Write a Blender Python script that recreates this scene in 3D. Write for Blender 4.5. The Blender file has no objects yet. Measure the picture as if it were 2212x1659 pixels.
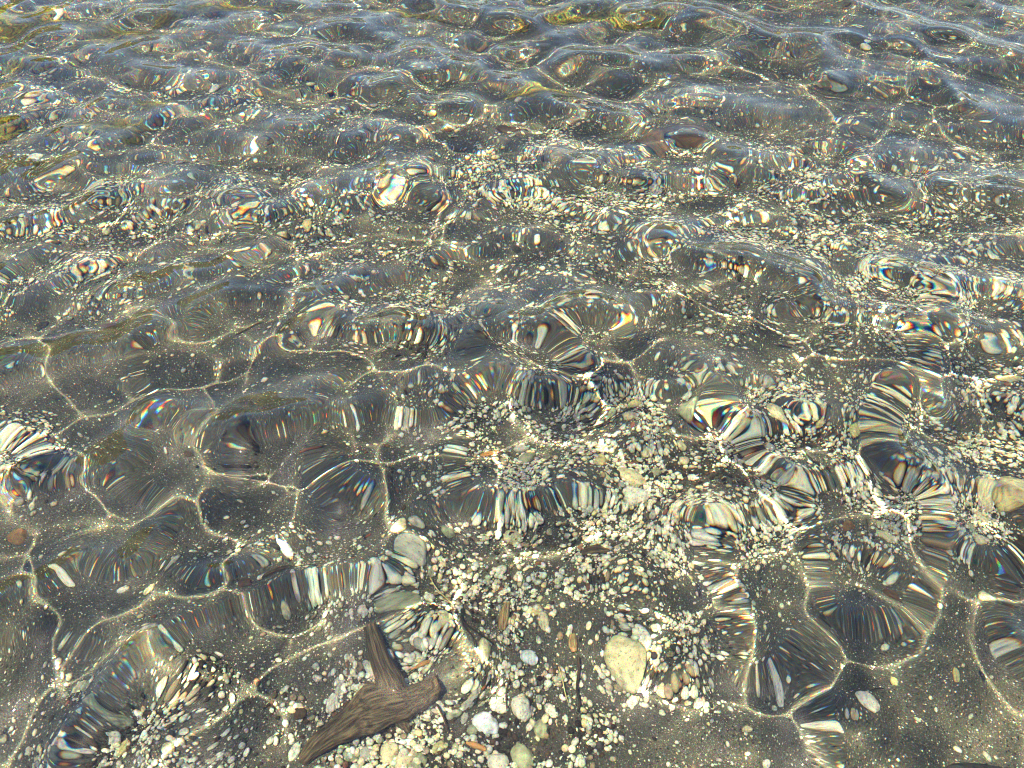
import bpy, math, random
import numpy as np
from mathutils import Vector, Matrix, noise as mnoise
C = bpy.context.scene
COL = C.collection
rng = np.random.default_rng(11)
random.seed(7)

# ------------------------------------------------------------------ camera
H = 1.10                      # height of the camera above the water
PITCH = math.radians(51.0)
HFOV = math.radians(66.0)
cam = bpy.data.cameras.new('camera'); camo = bpy.data.objects.new('camera', cam); COL.objects.link(camo)
cam.sensor_fit = 'HORIZONTAL'; cam.angle = HFOV
cam.clip_start = 0.01; cam.clip_end = 3000
camo.location = (0, 0, H); camo.rotation_euler = (math.pi/2 - PITCH, 0, 0)
C.camera = camo

# ------------------------------------------------------------------ light
SUN_EL, SUN_AZ = math.radians(70), math.radians(-112)      # azimuth measured from +y towards +x
S = Vector((math.cos(SUN_EL)*math.sin(SUN_AZ), math.cos(SUN_EL)*math.cos(SUN_AZ), math.sin(SUN_EL)))
sl = bpy.data.lights.new('sun', 'SUN'); sl.energy = 5.0; sl.angle = math.radians(0.5); sl.color = (1.0, 0.87, 0.55)
so = bpy.data.objects.new('sun', sl); COL.objects.link(so)
so.rotation_euler = S.to_track_quat('Z', 'Y').to_euler(); so.location = (0, 0, 20)
sl.cycles.is_caustics_light = True
w = bpy.data.worlds.new('World'); C.world = w; w.use_nodes = True
nt = w.node_tree
sky = nt.nodes.new('ShaderNodeTexSky'); sky.sky_type = 'NISHITA'; sky.sun_disc = False; sky.dust_density = 1.2
sky.sun_elevation = SUN_EL; sky.sun_rotation = SUN_AZ % (2*math.pi)
bg = nt.nodes['Background']; bg.inputs['Strength'].default_value = 0.080
nt.links.new(sky.outputs[0], bg.inputs['Color'])
C.view_settings.view_transform = 'Standard'; C.view_settings.look = 'None'
C.view_settings.exposure = 2.3; C.view_settings.gamma = 1
cy = C.cycles
cy.max_bounces = 8; cy.diffuse_bounces = 3; cy.glossy_bounces = 3; cy.transmission_bounces = 6
cy.caustics_refractive = True; cy.caustics_reflective = False; cy.blur_glossy = 0.0
cy.sample_clamp_direct = 0; cy.sample_clamp_indirect = 60
cy.use_denoising = True
try:
    cy.denoiser = 'OPENIMAGEDENOISE'; cy.denoising_prefilter = 'ACCURATE'; cy.denoising_input_passes = 'RGB_ALBEDO_NORMAL'
except Exception: pass
cy.filter_width = 1.2

# ------------------------------------------------------------------ where things lie
N_W = 1.336
def depth_at(x, y):            # mean depth of the bed below the water
    y = np.asarray(y, float)
    return 0.200 + 0.040*np.clip(y-0.4, 0, 4) + 0.02*np.clip(y-4, 0, 300)**0.8
def value_noise(x, y, s, seed=0):
    x = np.asarray(x, float)/s; y = np.asarray(y, float)/s
    xi = np.floor(x).astype(np.int64); yi = np.floor(y).astype(np.int64)
    fx = x-xi; fy = y-yi; fx = fx*fx*fx*(fx*(fx*6-15)+10); fy = fy*fy*fy*(fy*(fy*6-15)+10)
    def h(a, b):
        n = (a*374761393 + b*668265263 + seed*974634777) & 0x7fffffff
        n = ((n ^ (n >> 13))*1274126177) & 0x7fffffff
        n = n ^ (n >> 16)
        return (n & 0xffff)/65535.0*2-1
    return (h(xi,yi)*(1-fx)+h(xi+1,yi)*fx)*(1-fy)+(h(xi,yi+1)*(1-fx)+h(xi+1,yi+1)*fx)*fy
def bed_z(x, y):
    z = -depth_at(x, y)
    z = z + 0.008*value_noise(x, y, 0.30, 1) + 0.004*value_noise(x, y, 0.11, 2) + 0.0012*value_noise(x, y, 0.035, 3)
    return z
TF = math.tan(HFOV/2)
def ray(u, v):                 # photo position (2212 x 1659) -> direction
    x = (u-1106)/1106*TF; y = -(v-829.5)/1106*TF
    c, s = math.cos(PITCH), math.sin(PITCH)
    d = np.array([x, c+y*s, -s+y*c]); return d/np.linalg.norm(d)
def refract(d, n=N_W):
    d = np.asarray(d, float); hxy = d[:2]/n
    return np.array([hxy[0], hxy[1], -math.sqrt(1-hxy@hxy)])
def at(u, v):                  # the spot on the bed seen there through still water
    d = ray(u, v); p = np.array([0, 0, H]) + d*(H/-d[2])
    r = refract(d)
    D = 0.15
    for _ in range(4):
        q = p + r*(D/-r[2]); D = float(depth_at(q[0], q[1]))
    return q[0], q[1]
def px_m(u, v):                # metres per photo pixel at that spot
    a = np.array(at(u-4, v)); b = np.array(at(u+4, v)); return np.linalg.norm(a-b)/8
sr = refract(-np.array(S)); SUN_OFF = -sr[:2]/-sr[2]       # per metre of depth, towards the sun
print('scale bottom', px_m(1106, 1600), 'top', px_m(1106, 30), 'far y', at(1106, 0), 'near y', at(1106, 1659))

# ------------------------------------------------------------------ helpers
def mesh_obj(name, V, F, mat=None, parent=None, smooth=True, attrs=None):
    V = np.asarray(V, np.float32); F = np.asarray(F, np.int32)
    k = F.shape[1]
    me = bpy.data.meshes.new(name)
    me.vertices.add(len(V)); me.vertices.foreach_set('co', V.ravel())
    me.loops.add(F.size); me.loops.foreach_set('vertex_index', F.ravel())
    me.polygons.add(len(F)); me.polygons.foreach_set('loop_start', np.arange(0, F.size, k, dtype=np.int32))
    me.polygons.foreach_set('loop_total', np.full(len(F), k, np.int32))
    me.polygons.foreach_set('use_smooth', np.full(len(F), smooth))
    me.update(calc_edges=True)
    if attrs:
        for an, arr in attrs.items():
            a = me.attributes.new(an, 'FLOAT_COLOR', 'POINT')
            a.data.foreach_set('color', np.asarray(arr, np.float32).ravel())
    o = bpy.data.objects.new(name, me); COL.objects.link(o)
    if mat: me.materials.append(mat)
    if parent: o.parent = parent
    return o
def receive(o):
    o.cycles.is_caustics_receiver = True; return o
def tag(o, label, cat, group=None, kind=None):
    o['label'] = label; o['category'] = cat
    if group: o['group'] = group
    if kind: o['kind'] = kind
    return o
class Mat:
    def __init__(s, name):
        s.m = bpy.data.materials.new(name); s.m.use_nodes = True; s.t = s.m.node_tree; s.t.nodes.clear()
        s.out = s.n('ShaderNodeOutputMaterial')
    def n(s, typ, **kw):
        nd = s.t.nodes.new(typ)
        for k, v in kw.items(): setattr(nd, k, v)
        return nd
    def set(s, nd, **kw):
        for k, v in kw.items():
            nd.inputs[k.replace('_', ' ')].default_value = v
        return nd
    def l(s, a, b): s.t.links.new(a, b)
    def math(s, op, a, b=None, clamp=False):
        nd = s.n('ShaderNodeMath', operation=op); nd.use_clamp = clamp
        for i, x in enumerate((a, b)):
            if x is None: continue
            if isinstance(x, (int, float)): nd.inputs[i].default_value = x
            else: s.l(x, nd.inputs[i])
        return nd.outputs[0]
    def mix(s, f, a, b):
        nd = s.n('ShaderNodeMix', data_type='RGBA')
        for i, x in ((0, f), (6, a), (7, b)):
            if isinstance(x, (int, float)): nd.inputs[i].default_value = x
            elif isinstance(x, tuple): nd.inputs[i].default_value = (*x, 1)
            else: s.l(x, nd.inputs[i])
        return nd.outputs[2]
    def ramp(s, f, *stops):
        nd = s.n('ShaderNodeValToRGB'); e = nd.color_ramp.elements
        while len(e) < len(stops): e.new(0.5)
        for i, (p, c) in enumerate(stops):
            e[i].position = p; e[i].color = (*c, 1) if isinstance(c, tuple) else (c, c, c, 1)
        s.l(f, nd.inputs[0]); return nd.outputs[0]

# ------------------------------------------------------------------ materials
def water_mat():
    m = Mat('clear_water')
    geo = m.n('ShaderNodeNewGeometry')
    sc = m.n('ShaderNodeVectorMath', operation='SCALE'); m.l(geo.outputs['Position'], sc.inputs[0]); sc.inputs['Scale'].default_value = 9173.0
    wn = m.n('ShaderNodeTexWhiteNoise', noise_dimensions='3D'); m.l(sc.outputs[0], wn.inputs['Vector'])
    r = wn.outputs['Value']
    # one wavelength per ray: long waves bend a little less than short ones
    ior = m.math('ADD', m.math('MULTIPLY', r, DISP), N_W-DISP/2)
    col = m.ramp(r, (0, (.333, 0, 0)), (.2, (1, 0, 0)), (.5, (0, 1, 0)), (.8, (0, 0, 1)), (1, (0, 0, .333)))
    vm = m.n('ShaderNodeVectorMath', operation='MULTIPLY'); m.l(col, vm.inputs[0]); vm.inputs[1].default_value = (3.53*.94, 3.333*.97, 3.53*.94)
    rf = m.n('ShaderNodeBsdfRefraction'); rf.inputs['Roughness'].default_value = 0
    m.l(vm.outputs[0], rf.inputs['Color']); m.l(ior, rf.inputs['IOR'])
    gl = m.n('ShaderNodeBsdfGlossy'); gl.inputs['Roughness'].default_value = 0.0; gl.inputs['Color'].default_value = (1, 1, 1, 1)
    fr = m.n('ShaderNodeFresnel'); fr.inputs['IOR'].default_value = N_W
    mx = m.n('ShaderNodeMixShader'); m.l(fr.outputs[0], mx.inputs[0]); m.l(rf.outputs[0], mx.inputs[1]); m.l(gl.outputs[0], mx.inputs[2])
    m.l(mx.outputs[0], m.out.inputs['Surface'])
    return m.m
DISP = 0.022

def sand_mat():
    m = Mat('dark_volcanic_sand')
    co = m.n('ShaderNodeTexCoord').outputs['Object']
    def vor(scale, feat='F1'):
        v = m.n('ShaderNodeTexVoronoi', feature=feat); v.inputs['Scale'].default_value = scale; m.l(co, v.inputs['Vector']); return v
    def noi(scale, det=3, rough=.6):
        v = m.n('ShaderNodeTexNoise'); v.inputs['Scale'].default_value = scale; v.inputs['Detail'].default_value = det
        v.inputs['Roughness'].default_value = rough; m.l(co, v.inputs['Vector']); return v.outputs['Fac']
    v1 = vor(700); v2 = vor(330)
    s1 = m.n('ShaderNodeSeparateColor'); m.l(v1.outputs['Color'], s1.inputs[0])
    s2 = m.n('ShaderNodeSeparateColor'); m.l(v2.outputs['Color'], s2.inputs[0])
    base = m.ramp(noi(7, 4), (.3, (.026, .0265, .024)), (.5, (.040, .0395, .035)), (.7, (.066, .062, .050)))
    grain = m.ramp(s1.outputs[0], (0, .6), (.45, .9), (.8, 1.15), (.92, 1.6), (.985, 3.2))
    g = m.n('ShaderNodeMix', data_type='RGBA', blend_type='MULTIPLY'); g.inputs[0].default_value = 1
    m.l(base, g.inputs[6]); m.l(grain, g.inputs[7])
    speck = m.math('GREATER_THAN', s2.outputs[1], .955)
    speck = m.math('MULTIPLY', speck, m.math('LESS_THAN', v2.outputs['Distance'], .45))
    c = m.mix(speck, g.outputs[2], m.ramp(s2.outputs[0], (0, (.30, .28, .21)), (.6, (.46, .45, .37)), (1, (.10, .06, .04))))
    dark = m.math('LESS_THAN', s2.outputs[2], .05)
    c = m.mix(m.math('MULTIPLY', dark, m.math('LESS_THAN', v2.outputs['Distance'], .5)), c, (.012, .012, .012))
    lit_shade = m.n('ShaderNodeAttribute', attribute_name='litter_shade').outputs['Fac']
    c = m.mix(m.math('MULTIPLY', lit_shade, m.ramp(noi(260, 3), (.35, 1.0), (.62, .35))), c, (.014, .011, .008))  # plant litter and painted gap shade both darken the sand
    p = m.n('ShaderNodeBsdfPrincipled'); m.l(c, p.inputs['Base Color']); p.inputs['Roughness'].default_value = .9
    p.inputs['Specular IOR Level'].default_value = 0.05
    hgt = m.math('ADD', m.math('MULTIPLY', v1.outputs['Distance'], -.6), m.math('MULTIPLY', noi(120, 3), 1.2))
    b = m.n('ShaderNodeBump'); b.inputs['Strength'].default_value = .9; b.inputs['Distance'].default_value = .0012
    m.l(hgt, b.inputs['Height']); m.l(b.outputs[0], p.inputs['Normal'])
    m.l(p.outputs[0], m.out.inputs['Surface']); return m.m

def stone_mat(name, attr=None, col=(.5, .46, .36), pits=.5, scale=220):
    m = Mat(name)
    co = m.n('ShaderNodeTexCoord').outputs['Object']
    if attr:
        a = m.n('ShaderNodeAttribute', attribute_name=attr); base = a.outputs['Color']
    else:
        rgb = m.n('ShaderNodeRGB'); rgb.outputs[0].default_value = (*col, 1); base = rgb.outputs[0]
    n1 = m.n('ShaderNodeTexNoise'); n1.inputs['Scale'].default_value = scale*.45; n1.inputs['Detail'].default_value = 4; m.l(co, n1.inputs['Vector'])
    n2 = m.n('ShaderNodeTexNoise'); n2.inputs['Scale'].default_value = scale*1.6; n2.inputs['Detail'].default_value = 2; m.l(co, n2.inputs['Vector'])
    mul = m.n('ShaderNodeMix', data_type='RGBA', blend_type='MULTIPLY'); mul.inputs[0].default_value = 1
    m.l(base, mul.inputs[6]); m.l(m.ramp(n1.outputs['Fac'], (.28, .42), (.45, .85), (.6, 1.05), (.75, 1.2)), mul.inputs[7])
    mask = m.ramp(n2.outputs['Fac'], (.60, 0.0), (.68, pits))
    c = m.mix(mask, mul.outputs[2], (.05, .045, .035))
    p = m.n('ShaderNodeBsdfPrincipled'); m.l(c, p.inputs['Base Color']); p.inputs['Roughness'].default_value = .8
    p.inputs['Specular IOR Level'].default_value = 0.08
    b = m.n('ShaderNodeBump'); b.inputs['Strength'].default_value = .5; b.inputs['Distance'].default_value = .001
    m.l(n2.outputs['Fac'], b.inputs['Height']); m.l(b.outputs[0], p.inputs['Normal'])
    m.l(p.outputs[0], m.out.inputs['Surface']); return m.m

def wood_mat(name, c1, c2, scale=60):
    m = Mat(name)
    uv = m.n('ShaderNodeAttribute', attribute_name='grain').outputs['Vector']
    mp = m.n('ShaderNodeMapping'); mp.inputs['Scale'].default_value = (scale*6, scale*6, scale*.35); m.l(uv, mp.inputs['Vector'])
    n1 = m.n('ShaderNodeTexNoise'); n1.inputs['Scale'].default_value = 1; n1.inputs['Detail'].default_value = 5; n1.inputs['Distortion'].default_value = .4
    m.l(mp.outputs[0], n1.inputs['Vector'])
    c = m.ramp(n1.outputs['Fac'], (.28, tuple(x*.35 for x in c1)), (.45, c1), (.62, c2), (.8, tuple(min(1, x*1.6) for x in c2)))
    p = m.n('ShaderNodeBsdfPrincipled'); m.l(c, p.inputs['Base Color']); p.inputs['Roughness'].default_value = .75
    p.inputs['Specular IOR Level'].default_value = 0.08
    b = m.n('ShaderNodeBump'); b.inputs['Strength'].default_value = .8; b.inputs['Distance'].default_value = .0015
    m.l(n1.outputs['Fac'], b.inputs['Height']); m.l(b.outputs[0], p.inputs['Normal'])
    m.l(p.outputs[0], m.out.inputs['Surface']); return m.m

def hill_mat():
    m = Mat('wooded_hillside')
    co = m.n('ShaderNodeTexCoord').outputs['Object']
    n1 = m.n('ShaderNodeTexNoise'); n1.inputs['Scale'].default_value = .12; n1.inputs['Detail'].default_value = 8; m.l(co, n1.inputs['Vector'])
    c = m.ramp(n1.outputs['Fac'], (.35, (.02, .025, .008)), (.5, (.05, .055, .018)), (.68, (.10, .09, .03)))
    p = m.n('ShaderNodeBsdfPrincipled'); m.l(c, p.inputs['Base Color']); p.inputs['Roughness'].default_value = .95
    m.l(p.outputs[0], m.out.inputs['Surface']); return m.m

# ------------------------------------------------------------------ bright-line network: each is a crest of the ripples
NET = [
 [(407,1106),(333,1116),(283,1129),(233,1149)],[(407,1106),(433,1156),(477,1166),(500,1193),(510,1219),(497,1239),(477,1276),(443,1299),(400,1309)],
 [(480,1293),(520,1309),(567,1326),(597,1333),(610,1356),(627,1386),(640,1400)],[(597,1333),(630,1323),(673,1299)],
 [(3,1223),(10,1293),(33,1309),(100,1339),(113,1383),(127,1423),(130,1466)],[(320,1296),(300,1319),(263,1346),(213,1356),(167,1383),(137,1400)],
 [(60,1173),(63,1209),(80,1239),(70,1273),(33,1306)],[(130,1466),(183,1466),(227,1443),(267,1426),(300,1423),(360,1459)],
 [(733,1369),(687,1379),(640,1399),(583,1423),(547,1433),(500,1456)],[(130,1469),(67,1509),(40,1549),(27,1606),(10,1646)],
 [(493,1499),(463,1529),(433,1556),(400,1589),(353,1653)],[(463,1529),(520,1523),(567,1539),(600,1566)],
 [(1084,1163),(1037,1183),(984,1223),(970,1263),(967,1313),(957,1356),(964,1423),(970,1453)],
 [(1124,1209),(1170,1209),(1210,1203),(1270,1173),(1284,1156)],[(824,1126),(860,1159)],[(737,1363),(787,1343),(864,1326),(904,1336),(944,1363)],
 [(1387,1313),(1404,1346),(1407,1406),(1407,1463),(1454,1489),(1474,1506)],[(1030,1420),(1070,1450),(1074,1500)],
 [(1941,1113),(1994,1149),(1997,1206),(1987,1273),(1981,1323),(1957,1366),(1944,1399),(1874,1416),(1814,1423),(1767,1456),(1727,1493),(1727,1536),(1747,1589),(1764,1653)],
 [(1551,1223),(1551,1293),(1584,1346),(1597,1389),(1607,1439),(1607,1483),(1617,1513),(1721,1503)],
 [(2087,1299),(2087,1383),(2124,1439),(2157,1483),(2191,1533)],[(2207,1253),(2174,1263),(2137,1299),(2134,1356),(2137,1423),(2132,1446)],
 [(1757,1286),(1807,1269),(1851,1269),(1884,1286),(1907,1313)],[(1757,1286),(1754,1339),(1767,1369)],
 [(1927,1456),(1917,1499),(1907,1529),(1874,1563),(1857,1586)],[(1561,1233),(1707,1183),(1741,1159),(1807,1126),(1864,1113)],
 [(2151,1166),(2184,1239),(2211,1256)],[(0,760),(50,746),(90,745)],[(93,747),(80,760),(80,783),(113,813),(140,843),(160,866)],
 [(0,1000),(43,976),(107,950),(160,923),(233,896),(283,886),(333,866),(400,853),(443,833),(500,820),(533,816)],
 [(433,800),(433,853),(430,920)],[(313,843),(443,833)],[(553,773),(617,753),(667,746),(733,750)],[(607,726),(550,750)],
 [(20,1073),(67,1036),(113,1010),(167,1016),(207,1030),(233,1053),(253,1086)],
 [(467,996),(483,983),(520,983),(557,980),(557,1003),(580,1016),(633,1013),(667,1030),(733,1023)],[(473,1000),(533,1043),(580,1056),(593,1073),(633,1073)],
 [(633,1013),(640,1070),(625,1130),(600,1180)],
 [(787,796),(837,820),(887,820),(924,810)],[(737,830),(787,813)],[(827,856),(870,836),(917,823)],
 [(1090,856),(1110,826),(1154,816),(1230,816),(1270,780),(1330,760)],[(1237,816),(1284,793),(1354,786)],[(1230,833),(1264,853),(1287,880)],[(1137,780),(1157,813)],
 [(737,953),(804,943),(827,930),(897,910),(970,910)],[(1124,933),(1170,936),(1217,940)],[(804,996),(864,993),(937,1003),(1004,1000),(1054,973),(1080,953)],
 [(737,1033),(780,1033),(800,1046),(810,1093),(860,1159)],[(1057,1013),(1070,1046),(1060,1093),(1084,1163)],[(1164,1000),(1197,976),(1257,953),(1304,956)],
 [(1474,633),(1534,653),(1620,660)],[(1554,680),(1620,683),(1660,693),(1694,709)],
 [(1707,780),(1760,766),(1807,773),(1874,773),(1917,786),(1951,806),(1967,836),(1974,873),(1977,903),(1987,946)],
 [(1910,930),(1894,970),(1881,1020),(1887,1070),(1924,1100)],[(1951,803),(2007,800),(2061,800),(2097,820),(2114,833),(2157,816),(2207,796)],
 [(1904,683),(1967,693),(1994,720),(2041,713),(2124,710),(2207,723)],[(1994,720),(2004,760),(2007,800)],[(1737,713),(1764,763)],
 [(1571,980),(1601,1016),(1634,1073),(1667,1100),(1707,1128)],[(1474,940),(1557,930),(1571,980)],[(1541,1016),(1641,1010),(1727,1000)],
 [(233,480),(267,490),(317,500),(330,520)],[(233,480),(253,450)],[(1127,93),(1157,123),(1177,140)],[(737,193),(780,200),(813,227)],
 [(930,213),(950,247),(967,263)],[(910,280),(964,320),(1037,323)],[(934,403),(924,437),(924,483),(915,520)],[(967,483),(990,523)],
 [(1264,437),(1300,463),(1324,483),(1404,483)],[(1260,230),(1320,243),(1370,267)],[(1474,33),(1524,37),(1584,63)],[(1587,63),(1687,70),(1840,80)],
 [(1621,147),(1661,173)],[(1514,133),(1617,147)],[(1757,173),(1791,160),(1834,160),(1884,173),(1951,180),(2027,217)],[(1767,190),(1774,250),(1811,273)],
 [(2007,237),(2014,253),(2041,277),(2084,317)],[(2041,157),(2107,177),(2157,190),(2211,217)],[(1940,60),(1937,103)],
 [(1864,447),(1867,473),(1904,507)],[(2037,493),(2141,513),(2207,527)],[(1534,393),(1597,423)],[(620,530),(632,570),(625,610)],
]
# ------------------------------------------------------------------ water
def axis(a, b, step, far, grow=1.12):
    core = list(np.arange(a, b+step/2, step))
    lo, hi, s = [], [], step
    x, y = a, core[-1]
    while hi == [] or y < far:
        s = s*grow; y += s; hi.append(y); x -= s; lo.append(x)
    return np.array(lo[::-1]+core+hi)
def grid_faces(nx, ny):
    i = np.arange(nx*ny).reshape(ny, nx)
    return np.stack([i[:-1,:-1].ravel(), i[:-1,1:].ravel(), i[1:,1:].ravel(), i[1:,:-1].ravel()], 1)
STEP = 0.004
def blur(a, n=1):
    for _ in range(n):
        p = np.pad(a, 1, mode='edge'); a = (p[:-2,1:-1]+2*p[1:-1,1:-1]+p[2:,1:-1])/4
        p = np.pad(a, 1, mode='edge'); a = (p[1:-1,:-2]+2*p[1:-1,1:-1]+p[1:-1,2:])/4
    return a
def focus_map(Z, XX, YY, D, step, n=N_W):
    """where each bit of sunlit surface lands on the bed, and how much it is gathered (1/det)"""
    gy, gx = np.gradient(Z, step)
    nz = 1/np.sqrt(1+gx*gx+gy*gy); nx, ny = -gx*nz, -gy*nz
    d = -np.array(S); eta = 1/n
    ci = -(d[0]*nx+d[1]*ny+d[2]*nz); k = np.sqrt(1-eta*eta*(1-ci*ci)); q = eta*ci-k
    tx, ty, tz = eta*d[0]+q*nx, eta*d[1]+q*ny, eta*d[2]+q*nz
    bx = XX+tx/-tz*(D+Z); by = YY+ty/-tz*(D+Z)
    bxy, bxx = np.gradient(bx, step); byy, byx = np.gradient(by, step)
    return bx, by, bxx*byy-bxy*byx
def rounded(p):                # an even curve through the traced points
    p = [np.array(q, float) for q in p]; e = [2*p[0]-p[1]]+p+[2*p[-1]-p[-2]]; out = []
    for i in range(1, len(e)-2):
        for t in (0, .25, .5, .75):
            a, b, c, d = e[i-1], e[i], e[i+1], e[i+2]
            out.append(.5*(2*b+(c-a)*t+(2*a-5*b+4*c-d)*t*t+(3*b-a-3*c+d)*t**3))
    return out+[p[-1]]
NET_A, NET_W, WAVE, DET_MIN = 0.0215, 0.049, 0.050, 0.05
def water_surface():
    xs = axis(-2.3, 2.3, STEP, 1200); ys = axis(0.10, 3.2, STEP, 1200)
    X, Y = np.meshgrid(xs, ys)
    ix = np.where((xs > -2.3001) & (xs < 2.3001))[0]; iy = np.where((ys > .0999) & (ys < 3.2001))[0]
    x0, y0 = ix[0], iy[0]
    sub = (slice(iy[0], iy[-1]+1), slice(ix[0], ix[-1]+1))
    XX, YY = X[sub], Y[sub]
    acc = np.zeros_like(XX)
    # crest network (height falls off from each crest; overlapping crests blend)
    WX = XX + .007*value_noise(XX, YY, .07, 21); WY = YY + .007*value_noise(XX, YY, .07, 22)
    for k, pl in enumerate(NET):
        pts = []
        for (u, v) in pl:
            bx, by = at(u, v); D = float(depth_at(bx, by)); pts.append((bx+SUN_OFF[0]*D, by+SUN_OFF[1]*D))
        pts = rounded(pts)
        A = NET_A*(0.7+.6*rng.random())*(.45 if pl[0] == (1757,1286) else 1); wd = NET_W*(.8+.4*rng.random())
        h = np.zeros_like(acc)
        for (a, b) in zip(pts[:-1], pts[1:]):
            a = np.array(a); b = np.array(b); R = .19
            lx, hx = np.searchsorted(xs[ix], [min(a[0], b[0])-R, max(a[0], b[0])+R])
            ly, hy = np.searchsorted(ys[iy], [min(a[1], b[1])-R, max(a[1], b[1])+R])
            if hx <= lx or hy <= ly: continue
            px = WX[ly:hy, lx:hx]-a[0]; py = WY[ly:hy, lx:hx]-a[1]
            d = b-a; L2 = d@d+1e-9
            t = np.clip((px*d[0]+py*d[1])/L2, 0, 1)
            dd = (px-t*d[0])**2+(py-t*d[1])**2
            q = np.clip((1/(1+dd/wd**2) - 1/(1+R*R/wd**2)), 0, 1)
            h[ly:hy, lx:hx] = np.maximum(h[ly:hy, lx:hx], q)
        acc += A*h
    Z = np.zeros_like(X)
    Z[sub] += blur(acc, 3)
    # wind ripples of many lengths, most of them running towards the viewer
    r2 = np.random.default_rng(5)
    DX = np.gradient(xs); DY = np.gradient(ys)
    near = np.clip((YY-.5)/2.6, 0, 1)
    for i in range(48):
        lam = 0.062*(5.5 ** r2.random())
        th = r2.normal(math.radians(97), math.radians(34)); kx, ky = math.cos(th), math.sin(th)
        k = 2*math.pi/lam
        slope = WAVE if lam > .09 else WAVE*.6
        a = slope/k*(0.6+.8*r2.random())
        ph = r2.random()*6.28
        wob = 0.25*lam*value_noise(XX, YY, lam*3.1, 40+i) if lam < .15 else 0
        fx = np.clip(1-(DX*2.5/lam), 0, 1)[None, :]; fy = np.clip(1-(DY*2.5/lam), 0, 1)[:, None]
        arg = k*(X*kx+Y*ky)+ph
        wv = np.sin(arg)
        wv[sub] = np.sin(arg[sub]+k*wob)*(.65+.7*value_noise(XX, YY, lam*4+.1, 140+i))
        g = a*fx*fy*wv
        g[sub] *= (.70+.40*near)*((1-.65*near) if lam < .11 else (1+.25*near))
        Z += g
    for i in range(26):
        lam = r2.uniform(.032, .06); th = r2.normal(math.radians(93), math.radians(30)); k = 2*math.pi/lam
        a = .011/k*(.5+r2.random())
        wv = np.sin(k*(XX*math.cos(th)+YY*math.sin(th)+.3*lam*value_noise(XX, YY, lam*2.7, 240+i))+r2.random()*6.28)
        fd = np.clip(np.minimum(np.minimum(XX+2.3, 2.3-XX), np.minimum(YY-.10, 3.2-YY))/.15, 0, 1)
        Z[sub] += a*wv*np.clip(value_noise(XX, YY, .23, 300+i)+.25, 0, 1)*(.35+1.5*near)*fd
    # crests too sharp to last are worn down: nowhere does the sun cross over before the bed
    D = depth_at(XX, YY); z = Z[sub].copy(); edge = z.copy()
    for it in range(RELAX):
        det = focus_map(z, XX, YY, D, STEP)[2]
        bad = det < DET_MIN
        if it % 20 == 0: print('relax', it, float(bad.mean()))
        m = np.clip(blur(bad.astype(float), 2)*2.0, 0, 1)
        z += m*(blur(z, 1)-z)
    fade = np.clip(np.minimum(np.minimum(XX+2.3, 2.3-XX), np.minimum(YY-.10, 3.2-YY))/.04, 0, 1)
    Z[sub] = edge*(1-fade)+z*fade
    return xs, ys, X, Y, Z, sub
RELAX = 170
def make_water():
    xs, ys, X, Y, Z, sub = water_surface()
    V = np.stack([X.ravel(), Y.ravel(), Z.ravel()], 1)
    o = mesh_obj('water', V, grid_faces(len(xs), len(ys)), water_mat())
    o['kind'] = 'structure'; o['label'] = 'clear rippled shallow lake water over sand and pebbles'
    o.cycles.is_caustics_caster = True
    return o
make_water()

# ------------------------------------------------------------------ bed
def make_bed():
    xs = axis(-2.6, 2.6, .008, 1250, 1.15); ys = axis(0.05, 4.2, .008, 1250, 1.15)
    X, Y = np.meshgrid(xs, ys)
    V = np.stack([X.ravel(), Y.ravel(), bed_z(X, Y).ravel()], 1)
    o = mesh_obj('lake_bed', V, grid_faces(len(xs), len(ys)), sand_mat()); o['kind'] = 'structure'
    o['label'] = 'dark grey volcanic sand of the lake bed'; receive(o); return o
BED = make_bed()

def make_hills():
    n, rows = 260, 14
    V = []
    for j in range(rows):
        f = j/(rows-1)
        for i in range(n):
            a = math.radians(-100+200*i/(n-1))
            r = 230+170*f
            hh = (28+125*math.exp(-((math.degrees(a)+46)/17)**2)+12*mnoise.noise(Vector((a*2.3, 1, 0)))+9*mnoise.noise(Vector((a*9, 4, 0)))+3*mnoise.noise(Vector((a*45, 4, f*3))))
            z = -6 + (hh+6)*math.sin(f*math.pi/2)+ (3*mnoise.noise(Vector((a*60, f*9, 2))) if 0 < f else 0)
            V.append((r*math.sin(a), r*math.cos(a), z))
    o = mesh_obj('hills', V, grid_faces(n, rows), hill_mat()); o['kind'] = 'structure'
    o['label'] = 'dark wooded hills across the lake'
make_hills()

# ------------------------------------------------------------------ stones
def ico(sub):
    t = (1+5**.5)/2
    v = [(-1,t,0),(1,t,0),(-1,-t,0),(1,-t,0),(0,-1,t),(0,1,t),(0,-1,-t),(0,1,-t),(t,0,-1),(t,0,1),(-t,0,-1),(-t,0,1)]
    v = [np.array(p)/np.linalg.norm(p) for p in v]
    f = [(0,11,5),(0,5,1),(0,1,7),(0,7,10),(0,10,11),(1,5,9),(5,11,4),(11,10,2),(10,7,6),(7,1,8),(3,9,4),(3,4,2),(3,2,6),(3,6,8),(3,8,9),(4,9,5),(2,4,11),(6,2,10),(8,6,7),(9,8,1)]
    for _ in range(sub):
        cache = {}; nf = []
        def mid(a, b):
            k = (min(a, b), max(a, b))
            if k not in cache:
                p = v[a]+v[b]; v.append(p/np.linalg.norm(p)); cache[k] = len(v)-1
            return cache[k]
        for a, b, c in f:
            ab, bc, ca = mid(a, b), mid(b, c), mid(c, a)
            nf += [(a,ab,ca),(b,bc,ab),(c,ca,bc),(ab,bc,ca)]
        f = nf
    return np.array(v), np.array(f)
ICO = [ico(0), ico(1), ico(2), ico(3)]
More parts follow.
